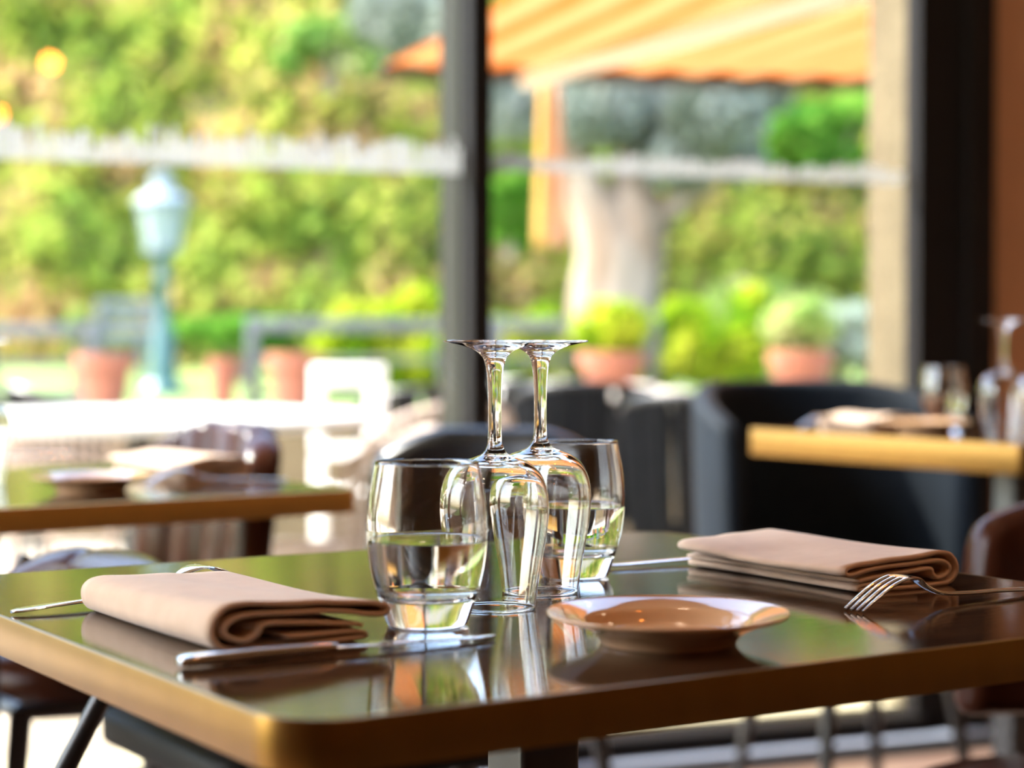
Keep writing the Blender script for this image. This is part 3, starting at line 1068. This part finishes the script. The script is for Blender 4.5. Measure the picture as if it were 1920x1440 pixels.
def knife_at(loc, rz, label):
    """local origin at the handle end, blade towards +x"""
    o = empty('knife', loc, rz, label, 'knife')
    mb = MB()
    P = cat([(0, 0, .0038), (.015, 0, .0045), (.05, 0, .0048), (.09, 0, .0046), (.100, 0, .0042)], 4)
    xs = [p[0] for p in P]
    strip_loft(mb, P, np.interp(xs, [0, .004, .03, .09, .1], [.008, .0150, .0135, .0105, .0095]), np.interp(xs, [0, .004, .05, .1], [.004, .0072, .0072, .0058]), 20, ez=.35)
    mb.build('handle', 'steel', parent=o, smooth=60)
    mb = MB()
    xs = np.linspace(.099, .212, 18)
    w = np.interp(xs, [.099, .105, .125, .19, .205, .212], [.008, .012, .0165, .0170, .0130, .004])
    zc = np.interp(xs, [.099, .212], [.0042, .0022])
    strip_loft(mb, [(x, 0, z) for x, z in zip(xs, zc)], w, np.full(18, .0018), 10)
    mb.build('blade', 'steel', parent=o, smooth=60)
    return o

def napkin_at(loc, rz, label, mirror=False, Lv=.235, seed=1, hs=1.0):
    """folded napkin: a long zig-zag section, drawn out along local y"""
    path = [(.048, .0070), (.075, .0062), (.098, .0058), (.1035, .0040), (.0990, .0022), (.070, .0016), (.030, .0014), (.010, .0020), (.0025, .0070),
            (.0010, .0135), (.0040, .0210), (.0125, .0255), (.035, .0262), (.065, .0250), (.090, .0215), (.110, .0195), (.1185, .0182), (.1210, .0160), (.1180, .0142), (.1080, .0146),
            (.095, .0165), (.070, .0195), (.040, .0208), (.018, .0195), (.0095, .0145), (.0115, .0088), (.022, .0064), (.030, .0100), (.035, .0150), (.060, .0140), (.085, .0112), (.100, .0098), (.104, .0088)]
    sec = cat(path, 4)
    rs = random.Random(seed)
    nv = 22
    ph = rs.uniform(0, 6)
    mb = MB()
    rings = []
    for j in range(nv + 1):
        t = j / nv
        ring = []
        for i, (u, z) in enumerate(sec):
            top = max(0, (z - .012) / .014)
            flap = max(0, (u - .085) / .035)
            zz = z * hs * (1 - .06 * math.sin(math.pi * t) - (0 if mirror else .22) * t) + .0012 * math.sin(7 * t + u * 60 + ph) * top * (1 if u > .02 else .3)
            zz += .0022 * flap * math.sin(5.5 * t + ph) * top
            if z > .012:
                zz += .003 * flap * t
            uu = u + .0022 * math.sin(4 * t + z * 260 + ph) * (1 if u > .05 else .35) - .006 * t * (1 if (u > .06 and z > .012) else 0)
            vv = Lv * t + .0025 * math.sin(u * 70 + ph) * (1 - t) + .003 * math.sin(z * 400 + ph) * (1 - t) * t
            ring.append((-uu if mirror else uu, vv, max(zz, .0017)))
        rings.append(ring)
    mb.rings(rings, False, False, close=False)
    o = mb.build('napkin', 'linen', smooth=180)
    sd = o.modifiers.new('solid', 'SOLIDIFY'); sd.thickness = .0030; sd.offset = 0
    o.location = loc
    o.rotation_euler.z = rz
    return tag(o, label, 'napkin')

def on(px, py, z=T):
    p = at_z(px, py, z)
    return Vector((p.x, p.y, z + .0002))

tumbler_at(on(801, 1172), 'barrel-shaped tumbler half full of water nearest the camera, left of the upturned wine glasses')
tumbler_at(on(1077, 1081), 'half-filled tumbler standing behind the upturned wine glasses, to the right')
wineglass_at(on(928, 1140), 'upturned wine glass next to the front tumbler, the left of the pair')
wineglass_at(on(1013, 1110), 'upturned wine glass in front of the rear tumbler, the right of the pair')
pl = on(1252, 1205)
plate_at(pl, 'small beige bread plate in the middle front of the front table')
napkin_at(on(400, 1231), TH, 'thick folded beige napkin on the front table, left of the tumblers', False, .226, 3, 1.13)
napkin_at(on(1800, 1096), TH, 'folded pale napkin on the front table, right of the glasses', True, .208, 8, .98)
# forks: tines down
p = on(1601, 1148); q = on(1925, 1113)
fork_at(p, math.atan2(q.y - p.y, q.x - p.x), 'fork lying tines down before the right-hand napkin on the front table')
h0 = on(22, 1153)
ang = math.radians(41.5)
tip = h0 + Vector((math.cos(ang), math.sin(ang), 0)) * .198
fork_at(tip, ang + math.pi, 'fork lying behind the left napkin on the front table, handle sticking out at its left')
k0 = on(334, 1254)
k1 = on(932, 1198)
knife_at(k0, math.atan2(k1.y - k0.y, k1.x - k0.x), 'knife lying before the left napkin, its blade reaching towards the front tumbler')
k1 = on(1075, 1064); k0 = on(1340, 1056)
an = TH + math.pi - math.radians(3)
k0 = on(1135, 1066) - Vector((math.cos(an), math.sin(an), 0)) * .205
knife_at(k0, an, 'knife half hidden behind the right-hand napkin, its thin blade beside the rear tumbler')

# left table settings
plate_at(on(172, 920), 'bread plate on the left table near its edge')
napkin_at(on(468, 893), thB, 'folded whitish napkin on the left table in front of the tufted chair', True, .21, 5, 1.05)
p = on(262, 918)
fork_at(p + Vector((0.0, .045, 0)), math.radians(30), 'fork lying tines down between plate and napkin on the left table')
wineglass_at(on(-33, 912), 'upturned wine glass on the left table, cut by the left edge of the photo')
k0 = at_z(138, 858, T)
knife_at(Vector((k0.x, k0.y, T + .0002)), math.radians(205), 'knife on the left table behind its napkin')

# right table settings
def on3(px, d):
    return Vector((col_x(px, d), d, T3 + .0002))
tumbler_at(on3(1770, 3.47), 'half-filled tumbler on the right table beside the wall')
wineglass_at(on3(1881, 3.10), 'upturned wine glass on the right table, seen whole against the brown wall')
wineglass_at(on3(1950, 3.02), 'upturned wine glass on the right table, cut off by the right edge of the photo')
plate_at(on3(1735, 3.27), 'bread plate on the right table in front of the tumbler')
napkin_at(on3(1718, 3.40), th3 + math.radians(0), 'folded whitish napkin on the right table behind the plate', True, .14, 6, .9)
fork_at(on3(1500, 3.40), th3 + math.radians(-12), 'fork on the right table left of the plate')

# ------------------------------------------------------------------ chairs inside
aU1 = math.atan2(U1.y, U1.x)
def chair_by_back(px, d, faces, back=.24):
    """empty location so that the back's middle is seen at px, depth d; faces = heading of the sitter"""
    x = col_x(px, d)
    return (x + math.cos(faces) * back, d + math.sin(faces) * back, 0)

fA = thB + math.pi
tub_chair('tub_chair', chair_by_back(450, 2.95, fA), fA, 'brown leather tub chair with a channelled back behind the left table', 'brown_leather', top=.812, lobes=5, R=.27, A=.75, seat_z=.50)
fB = TH + math.pi
tub_chair('tub_chair', chair_by_back(285, 1.93, fB), fB, 'brown leather tub chair whose low back shows just above the far left table edge', 'brown_leather', top=.724, lobes=3, R=.28, A=.85, th=.05, z0=.625, rear_x=.0)
tub_chair('tub_chair', chair_by_back(928, 3.12, math.radians(-108)), math.radians(-108), 'black leather chair with a shiny top directly behind the tumblers and wine glasses', 'black_leather', top=.795, lobes=0, R=.255, A=.85, th=.06, rx=.10)
st = empty('stool', (-.26, 2.43, 0), math.radians(-147), 'low black seat whose edge and leg show under the left half of the front table', 'stool')
MB().rrect(-.21, .21, -.21, .21, .415, .46, r=.05, bev=.012).build('seat', 'black_satin', parent=st)
for sx in (-1, 1):
    for sy in (-1, 1):
        MB().tube([(sx * .15, sy * .13, .42), (sx * .19, sy * .17, 0)], [.016, .012], 10).build('leg', 'black_metal', parent=st)
fD = TH + math.pi - math.radians(4)
tub_chair('tub_chair', chair_by_back(2390, 2.12, fD), fD, 'smooth brown leather tub chair at the right end of the front table', 'brown_leather', top=.775, lobes=0, th=.055, A=1.5)

# dark blue armchair
o = empty('armchair', (col_x(1600, 3.72), 3.72, 0), th3 - math.radians(100), 'dark blue velvet armchair with a high curved back behind the right table', 'armchair')
mb = shell(MB(), .27, 1.75, .30, .853, .05, 0, seg=72, lean=.06, end_drop=.16, rx=.28, sq=1)
mb.build('backrest', 'blue_velvet', parent=o, smooth=180)
MB().lathe([(0, .30), (.19, .30), (.205, .32), (.205, .42), (.19, .44), (0, .445)], 40).build('seat', 'blue_velvet', parent=o, smooth=180)
for sx, sy in ((-1, -1), (-1, 1), (1, -1), (1, 1)):
    MB().tube([(sx * .13, sy * .13, .31), (sx * .17, sy * .17, 0)], [.016, .011], 8).build('leg', 'black_metal', parent=o)

# ------------------------------------------------------------------ terrace chairs
def rope_chair(loc, rz, label, top, R=.24, scale=None):
    o = empty('rope_chair', loc, rz, label, 'chair', None)
    h = top - loc[2]
    zf = .40
    def arc(z, k=1.0, A=1.75, n=20, dz=0.0):
        return [(-R * k * math.cos(-A + 2 * A * i / n), R * k * math.sin(-A + 2 * A * i / n), z - dz * abs(-1 + 2 * i / n) ** 2) for i in range(n + 1)]
    MB().tube(arc(h, 1.08, dz=.12), .014, 8).build('top_rail', 'black_metal', parent=o)
    MB().tube(arc(zf, .95), .012, 8).build('seat_ring', 'black_metal', parent=o)
    mb = MB()
    a1, a2 = arc(h, 1.08, n=44, dz=.12), arc(zf, .95, n=44)
    for i in range(45):
        if i % 6 == 5:
            continue
        p, q = Vector(a1[i]), Vector(a2[i])
        mb.tube([p, p.lerp(q, .5), q], .0115, 5)
    mb.build('rope_back', 'rope_grey', parent=o)
    MB().lathe([(0, zf - .01), (.215, zf - .01), (.22, zf + .02), (.2, zf + .05), (0, zf + .05)], 24).build('seat', 'rope_grey', parent=o)
    for s in (-1, 1):
        MB().tube([(.16, s * .17, zf), (.2, s * .2, 0)], .011, 6).build('leg', 'black_metal', parent=o)
        MB().tube([(-.17, s * .16, zf), (-.22, s * .2, 0)], .011, 6).build('leg', 'black_metal', parent=o)
    return o

rope_chair((col_x(1345, 5.3), 5.3, -.03), math.radians(60), 'dark grey rope-backed terrace chair right behind the blue armchair, outside', .785)
rope_chair((col_x(1110, 6.2), 6.2, -.03), math.radians(80), 'dark terrace chair with gaps in its back, outside behind the wine glass stems', .80)
rope_chair((col_x(985, 6.9), 6.9, -.03), math.radians(100), 'dark terrace chair outside, just right of the middle window post', .79)
rope_chair((col_x(795, 7.6), 7.6, -.03), math.radians(95), 'dark grey terrace chair outside between the white chair and the window post', .745)
rope_chair((col_x(150, 6.9), 6.9, -.03), math.radians(20), 'dark terrace chair outside below the left terracotta pot', .775)
rope_chair((col_x(-10, 7.2), 7.2, -.03), math.radians(10), 'terrace chair outside at the left edge of the photo', .775)

def wire_chair(loc, rz, label, top, R=.22):
    o = empty('wicker_chair', loc, rz, label, 'chair', None)
    h = top - loc[2]
    n = 22; A = 1.5; zf = .42
    mb = MB()
    def P(u, t):
        a = -A + 2 * A * u
        k = .9 + .18 * t
        zz = zf + (h - zf) * t * (1 - .35 * abs(2 * u - 1) ** 2)
        return (-R * k * math.cos(a) - .03 * t, R * k * math.sin(a), zz)
    for i in range(n + 1):
        mb.tube([P(i / n, t / 4) for t in range(5)], .0065, 5)
    for j in range(9):
        mb.tube([P(u / 16, j / 8) for u in range(17)], .0065, 5)
    mb.build('woven_back', 'wicker', parent=o)
    mb = MB(); mb.tube([P(u / 20, 1) for u in range(21)], .014, 8)
    mb.build('rim', 'wicker', parent=o)
    MB().lathe([(0, zf - .03), (.2, zf - .03), (.21, zf - .01), (.2, zf + .01), (0, zf + .015)], 28).build('seat', 'wicker', parent=o)
    for sx, sy in ((-1, -1), (-1, 1), (1, -1), (1, 1)):
        MB().tube([(sx * .14, sy * .15, zf - .02), (sx * .18, sy * .19, 0)], .012, 6).build('leg', 'wicker', parent=o)
    return o
wire_chair((col_x(620, 4.95), 4.95, -.03), math.radians(190), 'woven beige terrace chair outside, directly behind the left table corner', .70)
wire_chair((col_x(800, 5.9), 5.9, -.03), math.radians(120), 'woven pinkish terrace chair outside, just left of the middle window post', .745)
wire_chair((col_x(150, 5.9), 5.9, -.03), math.radians(80), 'woven terrace chair outside behind the round white table', .70)

# ------------------------------------------------------------------ pendant lamps of the room (seen as reflections in the glass)
def pendant(x, y, z, label, m='bulb', r=.028):
    o = empty('pendant_lamp', (x, y, z), 0, label, 'lamp', 'pendant lamps of the room')
    MB().lathe([(0, -r)] + [(r * math.sin(math.pi * k / 12), -r * math.cos(math.pi * k / 12)) for k in range(1, 12)] + [(0, r)], 20).build('bulb', m, parent=o, smooth=180)
    MB().lathe([(0, r * .9), (.016, r * .9), (.018, r + .05), (0, r + .055)], 16).build('socket', 'black_metal', parent=o)
    MB().tube([(0, 0, r + .05), (0, 0, CEIL - z)], .003, 6).build('cord', 'black_metal', parent=o)
    MB().lathe([(0, CEIL - z - .02), (.05, CEIL - z - .02), (.05, CEIL - z), (0, CEIL - z)], 16).build('ceiling_rose', 'black_metal', parent=o)
    return o
def mirror_pt(px, py, t):
    M = at_y(px, py, t)
    dd = (Vector((M.x, M.y, 0)) - P0).dot(WN) - .032
    return (M.x - 2 * dd * WN.x, M.y - 2 * dd * WN.y, M.z)
pendant(*mirror_pt(95, 117, 6.5), 'bare warm bulb mirrored as the orange spot high over the hedge')
pendant(*mirror_pt(-4, 215, 8.0), 'bare warm bulb mirrored as the orange spot at the left edge, above the window marks')

# unseen fill lamps with ring housings, added at the ceiling to brighten the room
for i in range(3):
    for j in range(2):
        p = W(-3.0 + 2.0 * i, -1.4 - 2.2 * j)
        o = empty('fill_light', (p[0], p[1], CEIL), 0, 'added fill light with a round ring at the ceiling, out of view', 'fill light', 'added fill lights')
        MB().lathe([(.10, 0), (.12, 0), (.12, -.012), (.10, -.012), (.095, -.002), (.10, 0)], 24).build('trim_ring', 'black_metal', parent=o)
        ld = bpy.data.lights.new('fill_lamp', 'AREA')
        ld.shape = 'DISK'; ld.size = .18; ld.energy = 2.0; ld.color = (1.0, .74, .50)
        lo = bpy.data.objects.new('fill_lamp', ld)
        COL.objects.link(lo); lo.parent = o; lo.location = (0, 0, -.014)
